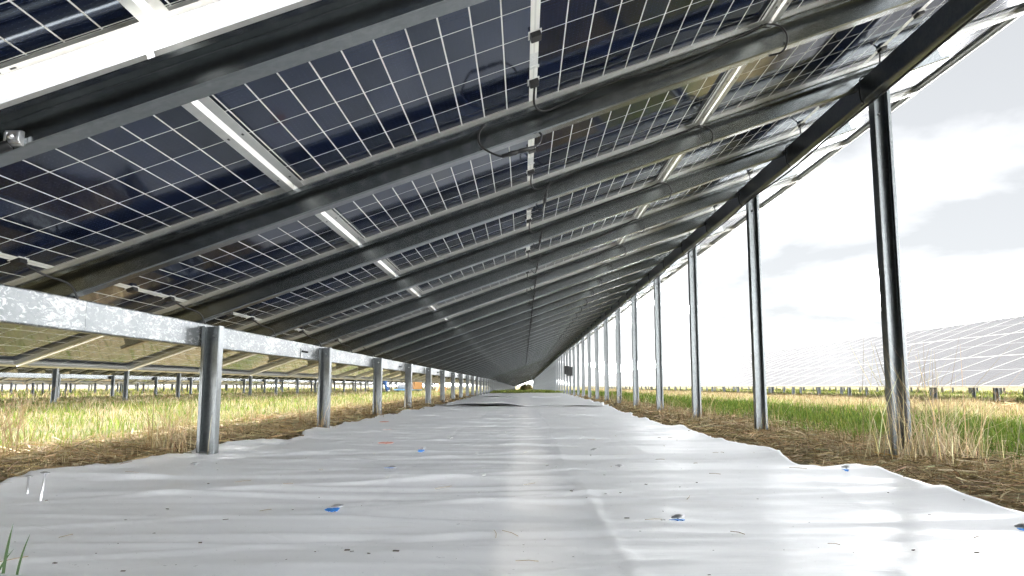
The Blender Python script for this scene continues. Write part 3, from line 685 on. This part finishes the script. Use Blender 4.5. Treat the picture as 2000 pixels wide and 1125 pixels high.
# ------------------------------------------------------------------ worker and hand cart in the far left field
def skin_mesh(name, V, E, R, mat, parent, sub=2, root=0):
    me = bpy.data.meshes.new(name); me.from_pydata(V, E, []); me.materials.append(mat); o = obj(name, me, parent)
    md = o.modifiers.new('skin', 'SKIN'); md.use_smooth_shade = True
    for i, r in enumerate(R): me.skin_vertices[0].data[i].radius = (r, r) if not isinstance(r, tuple) else r; me.skin_vertices[0].data[i].use_root = (i == root)
    s = o.modifiers.new('sub', 'SUBSURF'); s.levels = sub; s.render_levels = sub
    return o
def worker(loc, rz):
    t = thing('person', 'worker in blue jeans walking beside the cart in the far left field', 'person', loc, (0, 0, rz))
    J = dict(pel=(0, 0, .95), sp=(0, .03, 1.2), ch=(0, .05, 1.40), nk=(0, .07, 1.52), hd=(0, .09, 1.63), ht=(0, .09, 1.74),
             lh=(-.1, 0, .92), lk=(-.11, .16, .50), la=(-.11, .02, .09), lt=(-.12, .17, .04), rh=(.1, 0, .92), rk=(.11, .06, .50), ra=(.11, -.28, .16), rt=(.12, -.20, .03),
             ls=(-.19, .05, 1.43), le=(-.25, -.02, 1.15), lw=(-.23, .14, .95), rs=(.19, .05, 1.43), re=(.25, .06, 1.15), rw=(.23, .26, 1.0))
    def graph(E, rad):
        ns = []
        for a, b in E:
            for q in (a, b):
                if q not in ns: ns.append(q)
        return [J[q] for q in ns], [(ns.index(a), ns.index(b)) for a, b in E], [rad[q] for q in ns]
    E = [('pel', 'sp'), ('sp', 'ch'), ('ch', 'nk'), ('nk', 'hd'), ('hd', 'ht'), ('pel', 'lh'), ('lh', 'lk'), ('lk', 'la'), ('pel', 'rh'), ('rh', 'rk'), ('rk', 'ra'), ('ch', 'ls'), ('ls', 'le'), ('le', 'lw'), ('ch', 'rs'), ('rs', 're'), ('re', 'rw')]
    rad = dict(pel=.12, sp=.115, ch=.12, nk=.055, hd=.085, ht=.07, lh=.085, lk=.055, la=.04, rh=.085, rk=.055, ra=.04, ls=.055, le=.042, lw=.028, rs=.055, re=.042, rw=.028)
    for s, w in (('l', 'lw'), ('r', 'rw')):
        b = Vector(J[w])
        for f in range(5):
            n0 = f'{s}f{f}'; J[n0 + 'a'] = tuple(b + Vector(((f - 2) * .012, .05, -.05))); J[n0 + 'b'] = tuple(b + Vector(((f - 2) * .016, .085, -.09 + .012 * abs(f - 2))))
            E += [(w, n0 + 'a'), (n0 + 'a', n0 + 'b')]; rad[n0 + 'a'] = .010; rad[n0 + 'b'] = .008
    skin = simple('skin_tone', (.5, .31, .22), .5); V, E2, R = graph(E, rad); skin_mesh('body', V, E2, R, skin, t)
    face = MB(); face.bbox((0, .185, 1.645), (.022, .03, .035), .006)
    JE = [('pel', 'lh'), ('lh', 'lk'), ('lk', 'la'), ('pel', 'rh'), ('rh', 'rk'), ('rk', 'ra')]
    V, E2, R = graph(JE, dict(pel=.145, lh=.105, lk=.078, la=.065, rh=.105, rk=.078, ra=.065)); skin_mesh('jeans', V, E2, R, simple('blue_denim', (.05, .13, .33), .8, 0, .2, 25), t)
    KE = [('sp', 'ch'), ('ch', 'ls'), ('ls', 'le'), ('le', 'lw'), ('ch', 'rs'), ('rs', 're'), ('re', 'rw'), ('pel', 'sp')]
    V, E2, R = graph(KE, dict(pel=.15, sp=.145, ch=.15, ls=.08, le=.06, lw=.045, rs=.08, re=.06, rw=.045)); skin_mesh('jacket', V, E2, R, simple('dark_blue_jacket', (.02, .035, .08), .8), t)
    for s, (a, b) in (('l', ('la', 'lt')), ('r', ('ra', 'rt'))):
        A, B = Vector(J[a]), Vector(J[b]); skin_mesh('shoe', [tuple(A + Vector((0, -.05, -.04))), tuple(A + Vector((0, .02, -.03))), tuple(A.lerp(B, .75) + Vector((0, .04, 0)))], [(0, 1), (1, 2)], [.05, .055, .04], simple('pale_shoe' if s == 'r' else 'dark_shoe', (.7, .68, .64) if s == 'r' else (.03, .03, .035), .6), t, 1)
    skin_mesh('hair', [(0, .05, 1.70), (0, .09, 1.745), (0, .12, 1.73)], [(0, 1), (1, 2)], [.09, .085, .06], simple('brown_hair', (.06, .035, .02), .7), t, 2)
worker((-7.3, 41.5, 0), 2.4)
def cart():
    t = thing('hand_cart', 'light blue flat hand cart standing in the far left field', 'cart', (-6.3, 42.5, 0), (0, 0, .2))
    m = MB(); m.bbox((0, 0, .16), (1.5, .7, .05), .01); obj('platform', m.mesh('platform', simple('light_blue_paint', (.22, .5, .8), .5)), t)
    for sx in (-.55, .55):
        for sy in (-.28, .28):
            w = MB(); w.tube([(sx, sy - .02, .07), (sx, sy + .02, .07)], .07, 14); obj('wheel', w.mesh('wheel', M['plastic_black']), t)
    h = MB(); h.tube([(-.72, -.28, .16), (-.78, -.28, .95), (-.78, .28, .95), (-.72, .28, .16)], .015, 8); obj('handle', h.mesh('handle', M['steel']), t)
    r = MB(); r.smooth = True; r.tube([(-.55, -.05, .35), (.35, -.05, .35)], .165, 20); tag(obj('cable_drum', r.mesh('cable_drum', simple('grey_film_roll', (.5, .5, .52), .5)), None, (-6.3, 42.5, 0), (0, 0, .2)), 'grey film roll lying on the blue hand cart', 'roll')
    card = simple('brown_cardboard', (.42, .22, .08), .8)
    for (x, lab) in ((-5.75, 'open brown cardboard box beside the grey roll'), (-4.55, 'tilted brown cardboard box right of the cart')):
        b = thing('cardboard_box', lab, 'box', (x, 42.3, 0 if x > -5 else .186), (0, 0 if x < -5 else .5, .4), 'cardboard boxes')
        m = MB()
        for (c, d_) in (((0, 0, .012), (.4, .4, .012)), ((-.2, 0, .2), (.012, .4, .4)), ((.2, 0, .2), (.012, .4, .4)), ((0, -.2, .2), (.4, .012, .4)), ((0, .2, .2), (.4, .012, .4))): m.box(c, d_)
        obj('walls', m.mesh('walls', card), b)
        for sg in (-1, 1):
            f = MB(); f.box((sg * .30, 0, .46), (.2, .4, .008), Matrix.Rotation(-sg * .6, 3, 'Y')); obj('flap', f.mesh('flap', card), b)
cart()

# ------------------------------------------------------------------ far shrub, bare trees, distant hedge
def shrub():
    r = np.random.default_rng(90); n = 1500; th = r.random(n) * 6.28; ph = np.arccos(r.random(n)); rr = r.random(n) ** .45
    c = np.stack([.9 * rr * np.cos(th) * np.sin(ph), .9 * rr * np.sin(th) * np.sin(ph), .9 * rr * np.cos(ph)], 1)
    d = r.normal(0, .05, (n, 2, 3)); V = np.stack([c - d[:, 0], c + d[:, 1], c + d[:, 0], c - d[:, 1]], 1).reshape(-1, 3)
    F = np.arange(4 * n).reshape(n, 4); C = np.repeat(palette(r, n, BROWN + GREEN), 4, 0)
    t = thing('shrub', 'brownish shrub closing the far end of the tunnel', 'shrub', (.35, 100, -.25)); obj('foliage', big_mesh('foliage', V, F, M['blade'], C), t)
    m = MB()
    for i in range(7): m.tube([(0, 0, -.1), (.3 * math.cos(i * .9), .3 * math.sin(i * .9), .6)], [.02, .008], 5)
    obj('stem', m.mesh('stem', simple('shrub_bark', (.12, .09, .06), .9)), t)
shrub()
def bare_tree(x, y, h, seed, label):
    r = random.Random(seed); t = thing('bare_tree', label, 'tree', (x, y, 0), (0, 0, 0), 'far bare trees'); bark = simple('grey_bark', (.22, .20, .19), .9); tr = MB(); cr = MB()
    def grow(p, d, l, rad, dep):
        e = p + d * l; (tr if dep == 0 else cr).tube([p, p.lerp(e, .5) + Vector((r.uniform(-.05, .05) * l, 0, 0)), e], [rad, rad * .85, rad * .65], 6 if dep < 2 else 4, False)
        if dep < 5:
            for i in range(3 if dep < 4 else 2):
                nd = (d + Vector((r.uniform(-.8, .8), r.uniform(-.8, .8), r.uniform(-.15, .5)))).normalized(); grow(e if i == 0 else p.lerp(e, r.uniform(.6, 1)), nd, l * r.uniform(.6, .8), rad * .6, dep + 1)
    grow(Vector((0, 0, -.2)), Vector((0, 0, 1)), h * .32, h * .018, 0)
    obj('trunk', tr.mesh('trunk', bark), t); obj('crown', cr.mesh('crown', bark), t)
for i, (x, y, h, lab) in enumerate(((40, 190, 6.4, 'bare grey tree just above the right panels, tallest of the three'), (43.5, 196, 5.9, 'bare grey tree touching the tallest far one'), (34.5, 185, 5.4, 'small bare tree left of the taller far ones'))): bare_tree(x, y, h, 5 + i, lab)
